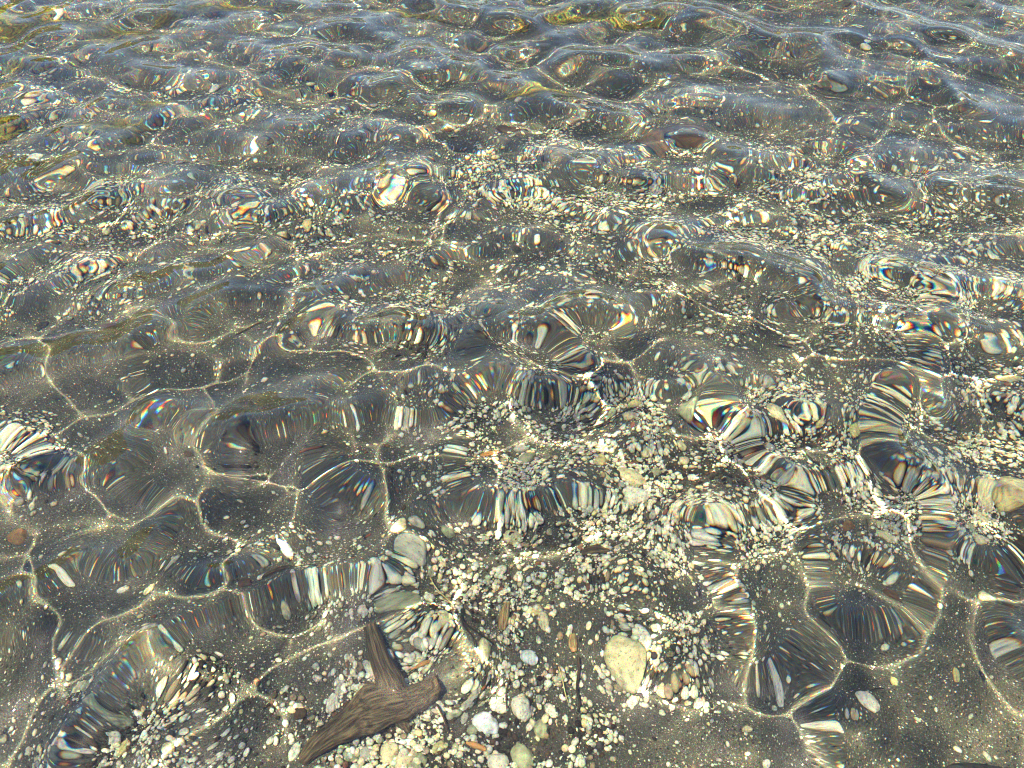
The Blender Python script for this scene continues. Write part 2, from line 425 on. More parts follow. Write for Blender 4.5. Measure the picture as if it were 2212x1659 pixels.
PAL = .72*np.array([(.54,.52,.40),(.47,.48,.43),(.40,.42,.36),(.60,.59,.52),(.36,.33,.23),(.27,.28,.26),(.20,.16,.11),(.15,.07,.045),(.03,.03,.03),(.52,.44,.28)])
PALW = np.array([.22,.17,.15,.13,.08,.08,.05,.015,.045,.06]); PALW /= PALW.sum()
def rot_mats(n, tilt, r):
    a = r.random(n)*6.283; b = r.normal(0, tilt, n); c = r.normal(0, tilt, n)
    ca, sa, cb, sb, cc, sc_ = np.cos(a), np.sin(a), np.cos(b), np.sin(b), np.cos(c), np.sin(c)
    O, Z = np.ones(n), np.zeros(n)
    Rz = np.array([[ca,-sa,Z],[sa,ca,Z],[Z,Z,O]]).transpose(2,0,1)
    Rx = np.array([[O,Z,Z],[Z,cb,-sb],[Z,sb,cb]]).transpose(2,0,1)
    Ry = np.array([[cc,Z,sc_],[Z,O,Z],[-sc_,Z,cc]]).transpose(2,0,1)
    return Rz@Rx@Ry
def scatter(name, pos, size, lvl, r, sink=.25, cols=None, tilt=.3):
    n = len(pos); bv, bf = ICO[lvl]
    ax = np.stack([np.ones(n), r.uniform(.62, .95, n), r.uniform(.4, .7, n)], 1)*size[:, None]/2
    P = bv[None]*ax[:, None, :]
    # lumpy, unevenly worn: cubic lobes along random directions
    for q in range(3):
        dirs = r.normal(size=(n, 3)); dirs /= np.linalg.norm(dirs, axis=1)[:, None]
        dt = np.einsum('vk,nk->nv', bv, dirs)
        P *= (1+r.uniform(-.22, .22, n)[:, None]*dt+r.uniform(-.34, .05, n)[:, None]*np.clip(dt, 0, 1)**3)[:, :, None]
    P = np.einsum('nij,nvj->nvi', rot_mats(n, tilt, r), P)
    hgt = ax[:, 2]
    P += pos[:, None, :]; P[:, :, 2] += (hgt*(1-2*sink))[:, None]
    F = bf[None]+(np.arange(n)*len(bv))[:, None, None]
    cc = np.repeat(cols, len(bv), 0); cc = np.concatenate([cc, np.ones((len(cc), 1))], 1)
    return receive(mesh_obj(name, P.reshape(-1, 3), F.reshape(-1, 3), MAT_GRAVEL, attrs={'tone': cc}))
MAT_GRAVEL = stone_mat('mixed_gravel', attr='tone', pits=.35, scale=500)

# where pebbles gather: photo spot, extent in metres across / along, strength
BL = [(1050,1500,.16,.07,1.0),(860,1620,.10,.04,1.2),(1130,1330,.12,.06,.8),(960,1200,.10,.05,.8),(1350,1190,.13,.06,1.0),(1420,1260,.12,.05,.8),
 (1480,960,.16,.07,1.1),(1350,1040,.12,.07,1.2),(1640,930,.16,.06,1.0),(1780,1010,.14,.06,.8),(2140,1010,.10,.08,1.1),(2110,1140,.12,.05,1.0),
 (1260,1560,.12,.05,.6),(1190,1050,.12,.06,.7),(900,1010,.09,.04,.4),(1080,880,.14,.05,.6),(960,700,.14,.06,.8),(1460,860,.2,.05,.8),(1540,1150,.12,.05,.7),
 (270,1500,.07,.05,.8),(400,1560,.05,.05,.7),(300,1610,.08,.04,.8),(90,1620,.06,.04,.8),(50,960,.08,.05,.7),(30,1010,.06,.03,.6),(60,610,.25,.08,.5),
 (450,450,.3,.09,.5),(1500,400,.35,.10,.4),(1850,560,.3,.1,.6),(2050,640,.25,.08,.6),(1700,560,.3,.08,.4),(400,210,.4,.12,.35),(1300,330,.3,.1,.4),
 (1000,1430,.06,.1,.7),(740,1560,.04,.05,.7),(1420,1420,.08,.05,.4),(610,1200,.09,.04,.35),(1930,1170,.08,.04,.6),(1160,430,.3,.08,.35),(700,590,.3,.06,.35),(1240,700,.3,.06,.3),(1980,420,.3,.12,.35),(1960,1060,.10,.05,.5),(2000,760,.15,.05,.5),(2180,860,.1,.06,.7),(250,420,.25,.08,.35),(800,1290,.08,.03,.4),(1560,1330,.04,.05,.5)]
BLW = [(*at(u, v), sx, sy, s) for (u, v, sx, sy, s) in BL]
def dens(x, y):
    d = np.zeros_like(x)
    wx = x+.04*value_noise(x, y, .09, 61); wy = y+.03*value_noise(x, y, .08, 62)
    for (bx, by, sx, sy, s) in BLW:
        d += s*np.exp(-.5*(((wx-bx)/sx)**2+((wy-by)/sy)**2))
    m = .5+.6*value_noise(x, y, .07, 63)+.4*value_noise(x, y, .03, 64)
    return np.clip(d+.10*np.clip((y-1.1)/.8, 0, 1), 0, 1.15)*np.clip(m, 0.05, 1.3)
def in_view(x, y, pad=.08):
    return np.abs(x) < (.50+.64*y)*1.0+pad
def sample(n, power=1.0, floor=0.0, seed=1):
    r = np.random.default_rng(seed); out = []
    tot = 0
    while tot < n:
        x = r.uniform(-2.3, 2.3, 200000); y = r.uniform(.22, 3.6, 200000)
        p = np.clip(dens(x, y)**power+floor, 0, 1)
        k = (r.random(200000) < p) & in_view(x, y)
        out.append(np.stack([x[k], y[k]], 1)); tot += k.sum()
    return np.concatenate(out)[:n]
def cols_for(n, r, wts=PALW):
    c = PAL[r.choice(len(PAL), n, p=wts)]; return c*(1+r.normal(0, .12, (n, 1)))*(1+r.normal(0, .03, (n, 3)))
GRW = np.array([.12,.11,.12,.05,.14,.22,.16,.015,.05,.025]); GRW /= GRW.sum()
WOODLINE = [((648,1652),(760,1562),.018),((760,1562),(868,1512),.028),((868,1512),(966,1456),.020),((862,1502),(829,1342),.016)]
def clear_of_wood(xy):
    keep = np.ones(len(xy), bool)
    for a, b, r_ in WOODLINE:
        a = np.array(at(*a)); b = np.array(at(*b)); d = b-a
        t = np.clip(((xy-a)@d)/(d@d), 0, 1)[:, None]; keep &= np.linalg.norm(xy-a-t*d, axis=1) > r_
    return keep
def scat(name, n, lo, hi, lvl, seed, power, floor, label, sink=.25, pile=0, wts=PALW):
    r = np.random.default_rng(seed)
    xy = sample(n, power, floor, seed)
    xy = xy[clear_of_wood(xy)]; n = len(xy)
    size = lo+(hi-lo)*r.random(n)**2.6
    z = bed_z(xy[:, 0], xy[:, 1])+pile*r.random(n)*np.clip(dens(xy[:, 0], xy[:, 1]), 0, 1)
    o = scatter(name, np.column_stack([xy, z]), size, lvl, r, sink, cols_for(n, r, wts))
    tag(o, label, 'gravel', kind='stuff'); return o
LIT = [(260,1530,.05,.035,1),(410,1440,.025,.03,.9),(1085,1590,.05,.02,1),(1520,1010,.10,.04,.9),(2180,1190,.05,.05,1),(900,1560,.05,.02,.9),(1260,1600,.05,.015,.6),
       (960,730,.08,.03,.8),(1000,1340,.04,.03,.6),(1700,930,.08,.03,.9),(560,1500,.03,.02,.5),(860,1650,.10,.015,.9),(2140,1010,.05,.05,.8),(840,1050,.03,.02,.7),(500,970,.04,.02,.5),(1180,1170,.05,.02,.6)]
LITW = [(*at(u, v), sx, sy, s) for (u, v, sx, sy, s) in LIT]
def litter_shade(x, y):
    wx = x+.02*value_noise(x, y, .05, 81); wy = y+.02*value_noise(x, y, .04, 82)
    d = .75*np.clip(dens(x, y), 0, 1)*(.5+.5*value_noise(x, y, .045, 83))  # shade of the gaps between dense gravel, painted into the sand colour
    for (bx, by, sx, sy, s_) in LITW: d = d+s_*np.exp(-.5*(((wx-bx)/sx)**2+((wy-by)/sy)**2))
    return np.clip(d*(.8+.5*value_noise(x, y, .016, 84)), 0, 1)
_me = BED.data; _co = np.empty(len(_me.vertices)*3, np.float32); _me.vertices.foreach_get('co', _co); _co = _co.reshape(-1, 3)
_l = litter_shade(_co[:, 0].astype(float), _co[:, 1].astype(float))
_a = _me.attributes.new('litter_shade', 'FLOAT', 'POINT'); _a.data.foreach_set('value', _l.astype(np.float32))
scat('gravel', 50000, .0038, .0150, 1, 3, 1.15, .010, 'loose cream and grey pumice gravel heaped over the dark sand', pile=.009)
scat('sand_grains', 105000, .0016, .0042, 0, 4, .6, .16, 'coarse pale and dark grains sprinkled over the dark sand', sink=.2, wts=GRW)

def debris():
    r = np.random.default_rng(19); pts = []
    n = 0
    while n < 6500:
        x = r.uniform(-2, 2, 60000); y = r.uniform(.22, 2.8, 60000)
        k = (r.random(60000) < litter_shade(x, y)**1.6*.9) & in_view(x, y); pts.append(np.stack([x[k], y[k]], 1)); n += k.sum()
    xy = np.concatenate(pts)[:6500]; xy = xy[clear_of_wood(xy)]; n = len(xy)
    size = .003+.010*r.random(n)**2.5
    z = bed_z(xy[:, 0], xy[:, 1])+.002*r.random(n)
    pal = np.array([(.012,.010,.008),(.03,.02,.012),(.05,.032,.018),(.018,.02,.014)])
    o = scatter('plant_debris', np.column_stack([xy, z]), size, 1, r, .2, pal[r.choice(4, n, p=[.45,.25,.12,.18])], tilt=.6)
    tag(o, 'black and brown plant debris lodged among the gravel', 'debris', kind='stuff')
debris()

# ------------------------------------------------------------------ single stones
MATS = {}
TONE = {'cream': (.27,.25,.17), 'white': (.34,.335,.30), 'chalky grey': (.22,.22,.20), 'pale green grey': (.16,.17,.12), 'yellowish': (.25,.22,.12),
        'ash grey': (.34,.34,.32), 'blue grey': (.42,.45,.48), 'brown': (.095,.055,.03), 'dark brown': (.038,.025,.017), 'brick red': (.13,.035,.02), 'black': (.02,.02,.022),
        'dull brown': (.065,.045,.033), 'purplish red': (.05,.028,.028)}
def smat(tone):
    if tone not in MATS:
        MATS[tone] = stone_mat(tone.replace(' ', '_')+'_stone', col=TONE[tone], pits=.75 if tone in ('white', 'chalky grey', 'cream') else .45, scale=260)
    return MATS[tone]
def stone(name, x, y, L, Wd, ang, tone, seed, flat=.6, angular=0.0, sink=.30, lvl=3, lift=0.0, bumpy=1.0):
    bv, bf = ICO[lvl]; P = bv.copy(); o3 = Vector((seed*3.17, seed*1.31, seed*.77))
    r = np.array([1+.20*mnoise.noise(Vector(v)*1.1+o3)+bumpy*.09*mnoise.noise(Vector(v)*2.6+o3)+bumpy*.03*mnoise.noise(Vector(v)*7+o3) for v in P])
    rr = np.random.default_rng(int(seed*7)+1)
    P = P*r[:, None]
    if angular:                # worn flats
        for _ in range(7):
            d = rr.normal(size=3); d /= np.linalg.norm(d); c = rr.uniform(.62, .85)
            k = P@d-c; P = P-np.outer(np.clip(k, 0, None)*angular, d)
    Ht = flat*min(L, Wd)
    P = P*np.array([L/2, Wd/2, Ht/2])
    ca, sa = math.cos(ang), math.sin(ang)
    P = P@np.array([[ca, sa, 0], [-sa, ca, 0], [0, 0, 1]])
    zb = float(bed_z(x, y))+Ht*(.5-sink)+lift
    base = zb-Ht/2
    P[:, 2] += Ht/2
    o = receive(mesh_obj(name, P, bf, smat(tone))); o.location = (x, y, base)
    return o
# photo spot (u, v), length and width in photo pixels, lean (degrees, 0 = level, 90 = upright), tone, label
HERO = [
 (237,1563,50,26,80,'white','white upright oval pebble in the dark hollow at the lower left'),
 (257,1589,46,28,60,'yellowish','yellowish pointed pebble below the white upright one at the lower left'),
 (263,1513,40,28,20,'pale green grey','grey green squarish pebble in the dark hollow at the lower left'),
 (350,1516,34,20,-10,'cream','cream flat pebble at the right rim of the lower left hollow'),
 (313,1556,36,20,70,'blue grey','bluish narrow pebble between the cream one and the lower left hollow'),
 (387,1596,34,26,85,'cream','cream speckled pebble standing near the bright patch at the lower left'),
 (630,1626,38,28,60,'white','white pitted pebble left of the end of the forked driftwood'),
 (720,1516,50,30,75,'white','white pebble with grey spots just left of the forked driftwood'),
 (740,1478,38,24,60,'chalky grey','chalky pebble above the spotted one, left of the driftwood'),
 (728,1545,22,12,0,'brown','small tan chip-like pebble under the spotted white one'),
 (213,1463,38,22,35,'cream','cream pebble on the upper rim of the lower left gravel'),
 (240,1468,30,24,30,'pale green grey','grey green pebble tucked under the cream rim pebble'),
 (340,1403,36,24,10,'chalky grey','chalky grey pebble above the lower left gravel'),
 (283,1263,20,18,0,'white','small bright white pebble alone on sand at the left'),
 (333,1283,28,24,70,'cream','cream blocky pebble beside the small bright one at the left'),
 (363,1236,24,16,45,'chalky grey','greyish oval pebble above the cream blocky one at the left'),
 (150,1259,32,16,-15,'white','white flat pebble on dark sand at the far left'),
 (610,1206,38,26,-50,'blue grey','blue grey angular pebble on sand in the left middle'),
 (872,1156,32,28,80,'cream','round cream pebble at the top of the two stacked ones above the driftwood'),
 (887,1199,46,32,80,'chalky grey','large speckled grey pebble under the round cream one'),
 (912,1233,24,22,0,'pale green grey','grey green round pebble under the large speckled one'),
 (905,1146,28,20,-10,'chalky grey','small grey white pebble right of the round cream one'),
 (970,1143,34,22,15,'pale green grey','grey green oval pebble on the upper gravel edge'),
 (1094,1139,44,24,-10,'cream','long cream pebble at the upper edge of the central gravel'),
 (904,1299,30,26,20,'white','off white round pebble above the driftwood stump'),
 (807,1299,32,26,-25,'white','white knobbly pebble alone on sand left of the stump'),
 (865,1299,56,26,-45,'pale green grey','slanting moss green grey pebble above the driftwood stump'),
 (817,1433,40,20,-60,'white','white pebble leaning on the left side of the driftwood stump'),
 (1024,1416,42,34,60,'cream','cream heart shaped pebble right of the driftwood'),
 (1139,1423,44,34,-15,'blue grey','bluish white pitted pebble in the middle of the central gravel'),
 (1174,1349,32,20,-70,'cream','cream upright oval pebble right of the tan wood chip'),
 (1159,1329,24,18,70,'yellowish','small yellowish pebble beside the cream upright one'),
 (1360,1430,92,66,-65,'cream','largest cream boulder-like stone right of the centre, near the bottom'),
 (1386,1385,64,24,-65,'white','long white stone leaning along the largest cream stone'),
 (1377,1498,32,24,40,'white','white rounded pebble below the largest cream stone'),
 (1050,1553,66,40,-40,'blue grey','large slanting blue grey pebble below the central gravel'),
 (1076,1524,42,22,-25,'white','white oblong pebble on top of the large blue grey one'),
 (1124,1529,50,38,-50,'white','broad white pebble right of the large blue grey one'),
 (1187,1536,34,22,-40,'white','white oval pebble right of the broad white one'),
 (1167,1569,34,26,-40,'pale green grey','grey green pebble below the two white ovals'),
 (984,1516,32,26,30,'pale green grey','grey green pebble right of the driftwood tip'),
 (1004,1533,30,18,80,'chalky grey','narrow chalky pebble right of the grey green one by the driftwood tip'),
 (1007,1488,44,20,65,'chalky grey','long spotted grey pebble standing right of the driftwood tip'),
 (757,1629,38,32,20,'pale green grey','grey green pebble first in the row under the driftwood'),
 (794,1629,52,36,-10,'chalky grey','chunky grey pebble second in the row under the driftwood'),
 (840,1627,56,40,80,'cream','cream pitted pebble in the middle of the row under the driftwood'),
 (872,1640,58,38,55,'cream','large tan cream pebble fourth in the row under the driftwood'),
 (904,1645,46,32,70,'pale green grey','greenish pebble at the right end of the row under the driftwood'),
 (944,1613,38,28,40,'yellowish','yellow pebble right of the row under the driftwood'),
 (987,1616,28,16,80,'pale green grey','small green grey upright pebble right of the yellow one'),
 (1074,1640,50,46,-30,'white','bright white stone at the bottom edge near the centre'),
 (1127,1626,60,44,-60,'pale green grey','large green grey stone at the bottom edge right of the bright white one'),
 (880,1598,44,18,0,'blue grey','flat bluish pebble touching the underside of the driftwood'),
 (1024,1569,28,24,-40,'pale green grey','small green grey pebble under the large blue grey one'),
 (914,1588,24,14,10,'white','tiny white oval pebble right of the flat bluish one'),
 (1859,1516,46,42,-20,'white','white rounded triangular stone alone on sand at the lower right'),
 (1502,1501,26,22,-10,'white','white round pebble alone on sand right of the largest cream stone'),
 (1697,1473,26,18,-70,'white','white squarish pebble above the bright line at the lower right'),
 (1774,1563,34,16,-40,'white','white elongated pebble left of the triangular stone'),
 (1822,1546,16,14,0,'cream','tiny cream pebble between the elongated and triangular stones'),
 (1661,1636,24,20,-10,'white','white pebble near the bottom edge at the lower right'),
 (1614,1564,20,14,20,'cream','small cream pebble on sand below the bright corner'),
 (1931,1453,20,16,-70,'yellowish','yellowish triangular pebble on a bright line at the lower right'),
 (2051,1449,26,14,-70,'yellowish','pale yellow upright pebble right of the bright line'),
 (2127,1128,50,28,-35,'cream','shiny cream slanting pebble in the right hand gravel'),
 (2117,1203,50,28,-5,'cream','cream oval pebble below the slanting one in the right hand gravel'),
 (2081,1159,28,26,0,'pale green grey','grey green round pebble left of the slanting cream one'),
 (2121,1286,22,20,0,'cream','small square cream pebble on sand at the right edge'),
 (1924,1173,64,28,-25,'cream','long cream stone under the bright line right of centre'),
 (1930,1140,60,20,-20,'yellowish','long yellowish stone above the long cream one'),
 (1987,1186,22,20,0,'cream','round cream pebble on the bright line at the right'),
 (1484,1119,26,24,0,'white','white rounded pebble left of the brown chunk row'),
 (2171,1393,26,12,-70,'chalky grey','narrow grey pebble at the right edge on sand'),
 (1129,990,46,28,55,'pale green grey','green cream slanting pebble on dark sand above the central gravel'),
 (1117,960,32,22,30,'chalky grey','chalky pebble just above the green cream slanting one'),
 (1360,1036,52,38,-20,'cream','large cream stone in the upper right gravel'),
 (1370,1080,68,40,-10,'white','broad whitish stone below the large cream one in the upper right gravel'),
 (1297,1000,36,26,60,'yellowish','yellowish stone at the left of the upper right gravel'),
 (1370,870,48,24,15,'yellowish','yellow flat stone above the upper right gravel'),
 (1355,902,38,20,0,'cream','cream flat stone under the yellow flat one'),
 (954,670,26,14,0,'cream','cream pebble in the small gravel patch at the middle'),
 (1420,1020,28,22,0,'pale green grey','grey green pebble right of the large cream stone'),
 (1514,888,64,52,20,'pale green grey','largest greenish stone in the upper right gravel'),
 (1680,915,44,36,-60,'cream','cream upright stone right of the largest greenish stone'),
 (1640,975,42,30,-40,'chalky grey','pale grey slanting stone below the cream upright one'),
 (2187,1085,66,60,-10,'yellowish','large yellowish stone at the right edge of the picture'),
 (2136,1086,58,36,-40,'cream','cream stone beside the large yellowish one at the right edge'),
 (1507,1036,18,14,0,'white','small white pebble under the upper right gravel'),
 (2172,812,56,20,8,'yellowish','flat yellowish stone near the right edge, upper half'),
 (155,402,16,14,-20,'white','bright white pebble alone at the upper left'),
 (88,345,18,16,60,'white','white triangular pebble near the left edge, upper part'),
 (655,485,36,26,80,'yellowish','yellowish upright stone in the upper left half'),
 (380,235,9,9,0,'white','tiny white pebble on clear sand high at the left'),
 (30,1040,44,26,20,'white','white flat stone near the left edge in the middle'),
 (15,955,36,22,20,'chalky grey','chalky flat stone at the left edge in the middle'),
 (590,830,14,12,0,'white','small bright pebble on sand in the left middle'),
 (1130,255,10,8,0,'white','tiny white pebble in the upper centre'),
]
KN = 0
PLACED = []
for (u, v, a, b, lean, tone, lab) in HERO:
    KN += 1; x, y = at(u, v); k = px_m(u, v)
    d0 = np.array(at(u, v)); la = math.radians(lean)
    d1 = np.array(at(u+6*math.cos(la), v-6*math.sin(la))); ang = math.atan2(*(d1-d0)[::-1])
    ky = np.linalg.norm(np.array(at(u, v+4))-np.array(at(u, v-4)))/8
    L = a*math.hypot(k*math.cos(la), ky*math.sin(la)); Wd = b*math.hypot(k*math.sin(la), ky*math.cos(la))
    if L < Wd: pass
    L, Wd = min(L, .075), min(Wd, .055)
    o = stone('pebble', x, y, L*1.05, Wd*1.05, ang, tone, KN, flat=.62, angular=.5 if KN % 3 == 0 else .15)
    tag(o, lab, 'pebble', 'larger pebbles on the lake bed'); PLACED.append((x, y, L/2))
ROCKS = [
 (1817,1143,44,34,10,'brown','brown blocky stone above the long cream stone on the right',.6),
 (1957,1303,40,38,30,'dark brown','dark brown angular stone beside the bright line at the right',.7),
 (37,1156,46,42,0,'brown','orange brown lump at the left edge under the bright line',.6),
 (1417,305,70,58,-10,'dull brown','big dull brown rock in the upper right half',.5),
 (802,1158,16,12,20,'brick red','small brick red stone above the driftwood',.7),
 (250,716,50,24,0,'purplish red','purplish red flat rock in the left half, upper middle',.4),
 (93,703,26,20,0,'black','small black stone near the left edge, upper middle',.6),
 (1114,538,24,20,0,'black','black round stone in the upper centre',.6),
 (513,223,34,16,0,'black','flat black stone high at the left',.5),
 (920,700,90,44,5,'dull brown','flat brown slab of rock in the middle, under the small gravel patch',.35),
 (1470,290,110,22,5,'dark brown','long dark stone behind the big brown rock',.5),
 (430,946,30,20,0,'dark brown','dark brown stone in the left middle beneath the long bright line',.6),
 (1245,1025,26,14,60,'dark brown','slim dark brown stone left of the upper right gravel',.6),
 (1700,890,34,40,80,'black','tall black stone between pale ones in the upper right gravel',.7),
 (2110,1668,230,70,5,'black','large black weedy rock at the lower right corner',.5),
 (1100,275,60,20,0,'dark brown','low dark stone in the upper centre',.4),
 (525,1285,30,26,0,'dull brown','dull brown stone on sand left of the driftwood stump',.6),
]
for i, (u, v, a, b, lean, tone, lab, fl) in enumerate(ROCKS):
    x, y = at(u, v); k = px_m(u, v); ky = np.linalg.norm(np.array(at(u, v+4))-np.array(at(u, v-4)))/8
    o = stone('rock', x, y, a*k, b*ky if abs(lean) < 45 else b*k, math.radians(lean), tone, 200+i, flat=fl*.8, angular=.95, sink=.42, bumpy=2.2)
    tag(o, lab, 'rock', 'dark and brown rocks among the sand'); PLACED.append((x, y, a*k/2))

# ------------------------------------------------------------------ driftwood, chips and twigs
def tube(name, path, rad, flat=1.0, nseg=28, ns=70, rough=.10, mat=None, parent=None, seed=0, cap=True, broken=False):
    path = [np.array(p, float) for p in path]; e = [2*path[0]-path[1]]+path+[2*path[-1]-path[-2]]
    m = len(path)-1; T = np.linspace(0, m-1e-6, ns); P = []; R = []
    for t in T:
        i = int(t); f = t-i; a, b, c, d = e[i], e[i+1], e[i+2], e[i+3]
        P.append(.5*(2*b+(c-a)*f+(2*a-5*b+4*c-d)*f*f+(3*b-a-3*c+d)*f**3))
        s = f*f*(3-2*f); R.append(rad[i]*(1-s)+rad[i+1]*s)
    P = np.array(P); R = np.array(R); tan = np.gradient(P, axis=0); tan /= np.linalg.norm(tan, axis=1)[:, None]
    V, G, S_ = [], [], 0
    up = np.array([0, 0, 1.])
    for j in range(ns):
        side = np.cross(tan[j], up); side /= np.linalg.norm(side)+1e-9; u2 = np.cross(side, tan[j])
        if j: S_ += np.linalg.norm(P[j]-P[j-1])
        e_ = min(j, ns-1-j)/2.2
        endf = math.sqrt(max(0, 1-(1-min(e_, 1))**2)) if cap else 1
        endf = max(endf, .04)
        for q in range(nseg):
            th = 2*math.pi*q/nseg
            n1 = mnoise.noise(Vector((math.cos(th)*1.3+seed, math.sin(th)*1.3, S_*18)))
            n2 = mnoise.noise(Vector((math.cos(th)*5+seed, math.sin(th)*5, S_*14+3)))
            n3 = mnoise.noise(Vector((math.cos(th)*11, math.sin(th)*11+seed, S_*25)))
            rr = R[j]*endf*(1+rough*(1.8*n1+1.1*n2+.6*n3))
            if broken and j > ns-5: rr = R[j]*(1+rough*(1.8*n1+1.1*n2+.6*n3)); 
            jag = tan[j]*R[j]*.9*mnoise.noise(Vector((math.cos(th)*2.2, math.sin(th)*2.2, seed*1.7)))*max(0, j-(ns-6))/5 if broken else 0
            V.append(P[j]+jag+side*math.cos(th)*rr+u2*math.sin(th)*rr*flat)
            G.append((math.cos(th)*R[j]+seed, math.sin(th)*R[j], S_, 1))
    V += [P[0], P[-1]]; G += [(seed, 0, 0, 1), (seed, 0, S_, 1)]
    F = []
    for j in range(ns-1):
        for q in range(nseg):
            a = j*nseg+q; b = j*nseg+(q+1) % nseg; F += [(a, b, b+nseg), (a, b+nseg, a+nseg)]
    n0 = ns*nseg
    for q in range(nseg):
        F.append((n0, (q+1) % nseg, q)); F.append((n0+1, (ns-1)*nseg+q, (ns-1)*nseg+(q+1) % nseg))
    return receive(mesh_obj(name, V, F, mat, parent, attrs={'grain': G}))
def pt(u, v, h):
    x, y = at(u, v); return (x, y, float(bed_z(x, y))+h)
def empty(name, loc):
    o = bpy.data.objects.new(name, None); COL.objects.link(o); o.location = loc; o.empty_display_size = .05; return o
WOOD = wood_mat('waterlogged_wood', (.028, .021, .014), (.078, .058, .036))
WOODL = wood_mat('tan_wood', (.13, .09, .045), (.21, .15, .08))
WOODO = wood_mat('orange_wood', (.20, .10, .035), (.28, .15, .06))
TWIG = wood_mat('black_twig', (.016, .012, .009), (.035, .026, .018))
REED = wood_mat('pale_reed', (.20, .18, .08), (.32, .29, .15))
kk = px_m(850, 1500)
ox, oy, oz = pt(858, 1510, 0)
drift = empty('driftwood', (ox, oy, oz))
tag(drift, 'dark forked piece of driftwood with a broken upright stump on the gravel', 'driftwood')
def loc(p): return (p[0]-ox, p[1]-oy, p[2]-oz)
tr = tube('trunk', [loc(pt(*p)) for p in ((648,1652,.006),(700,1605,.010),(760,1562,.013),(822,1530,.016),(868,1512,.017),(905,1496,.015),(940,1474,.013),(966,1456,.013))],
     [kk*r for r in (17,23,30,42,46,32,22,12)], flat=.50, ns=140, nseg=48, rough=.21, mat=WOOD, parent=drift, seed=3)
tube('stump', [loc(pt(*p)) for p in ((862,1502,.012),(858,1460,.018),(850,1425,.020),(840,1385,.021),(829,1342,.020))], [kk*r for r in (34,27,23,22,19)],
     flat=.75, ns=90, nseg=44, rough=.17, mat=WOOD, parent=drift, seed=7, broken=True)
tube('side_branch', [loc(pt(*p)) for p in ((850,1520,.012),(868,1548,.010),(884,1580,.004))], [kk*r for r in (30,19,7)], flat=.6, ns=40, mat=WOOD, parent=drift, seed=9)
tube('root_knob', [loc(pt(*p)) for p in ((850,1510,.012),(822,1490,.013),(802,1472,.010))], [kk*r for r in (32,24,13)], flat=.6, ns=40, mat=WOOD, parent=drift, seed=12)
PLACED.append((ox, oy, .06))

def chip(name, pts, wid, thick, mat, label, cat, seed, group=None):
    P = [pt(*p) for p in pts]; k = px_m(pts[0][0], pts[0][1])
    o = tube(name, P, [k*w_ for w_ in wid], flat=thick, ns=44, nseg=20, rough=.14, mat=mat, seed=seed)
    tag(o, label, cat, group); return o
chip('wood_chip', [(1092,1308,.012),(1086,1340,.012),(1083,1372,.009)], [8,13,10], .35, WOODL, 'upright tan wood chip in the middle of the central gravel', 'wood chip', 21, 'chips of wood')
chip('wood_chip', [(894,1420,.010),(912,1414,.011),(930,1418,.010)], [3,7,4], .4, WOODO, 'small orange brown chip right of the driftwood stump', 'wood chip', 22, 'chips of wood')
chip('wood_chip', [(1012,1604,.010),(1032,1609,.011),(1052,1614,.010)], [3,7,5], .4, WOODO, 'orange chip near the bottom edge beside the white stones', 'wood chip', 23, 'chips of wood')
chip('wood_chip', [(1238,1372,.006),(1240,1392,.008),(1244,1408,.006)], [8,10,6], .4, WOODL, 'dull tan chip right of the cream upright pebble', 'wood chip', 24, 'chips of wood')
chip('wood_chip', [(1255,1195,.010),(1285,1192,.012),(1318,1198,.009)], [10,12,6], .4, WOOD, 'dark brown flake at the top of the central gravel', 'wood chip', 25, 'chips of wood')
chip('wood_chip', [(1020,985,.006),(1045,980,.007),(1070,972,.006)], [6,8,5], .3, WOODO, 'reddish flake on sand in the middle', 'wood chip', 26, 'chips of wood')
chip('wood_chip', [(560,1270,.005),(590,1262,.006),(620,1255,.004)], [6,9,5], .4, WOOD, 'dark flake on the sand left of the driftwood stump', 'wood chip', 28, 'chips of wood')
chip('dead_leaf', [(1850,945,.010),(1872,955,.013),(1890,962,.009)], [8,18,7], .22, REED, 'olive yellow dead leaf right of the upper right gravel', 'leaf', 27)
def twig(pts, w_, label, mat=TWIG, seed=0, name='twig'):
    P = [pt(*p) for p in pts]; k = px_m(pts[0][0], pts[0][1]); n = len(P)
    o = tube(name, P, [k*w_*(1-.45*i/(n-1)) for i in range(n)], ns=10*n, nseg=8, rough=.15, mat=mat, seed=seed)
    tag(o, label, 'twig' if mat is TWIG else 'reed', 'twigs and stems on the gravel'); return o
twig([(1252,1419,.014),(1256,1450,.014),(1250,1490,.014),(1254,1520,.014),(1248,1541,.012)], 4.2, 'thick black twig lying upright left of the largest cream stone', seed=31)
twig([(1205,1440,.012),(1214,1470,.013),(1220,1500,.013),(1228,1525,.011)], 1.8, 'thin dull stem left of the thick black twig', REED, 32, 'reed_stem')
twig([(975,1350,.012),(984,1372,.013),(1010,1388,.013),(1040,1402,.013),(1056,1408,.011)], 3.2, 'black curved twig right of the driftwood stump', seed=33)
twig([(978,1345,.013),(980,1380,.013),(996,1402,.013),(1000,1420,.012)], 2.0, 'thin black twig crossing under the curved one', seed=34)
twig([(908,1248,.013),(930,1278,.014),(950,1305,.014),(967,1333,.013)], 1.8, 'straight pale reed above the driftwood stump', REED, 35, 'reed_stem')
twig([(1729,930,.014),(1733,965,.014),(1738,1000,.014),(1756,1028,.012)], 2.6, 'long black twig hanging down through the upper right gravel', seed=36)
twig([(922,695,.014),(918,740,.014),(920,775,.014),(908,812,.012)], 3.2, 'black forked twig in the middle above the bright line', seed=37)
twig([(905,735,.012),(920,748,.014),(905,790,.012),(880,812,.010)], 2.0, 'thin side twig beside the forked one', seed=38)
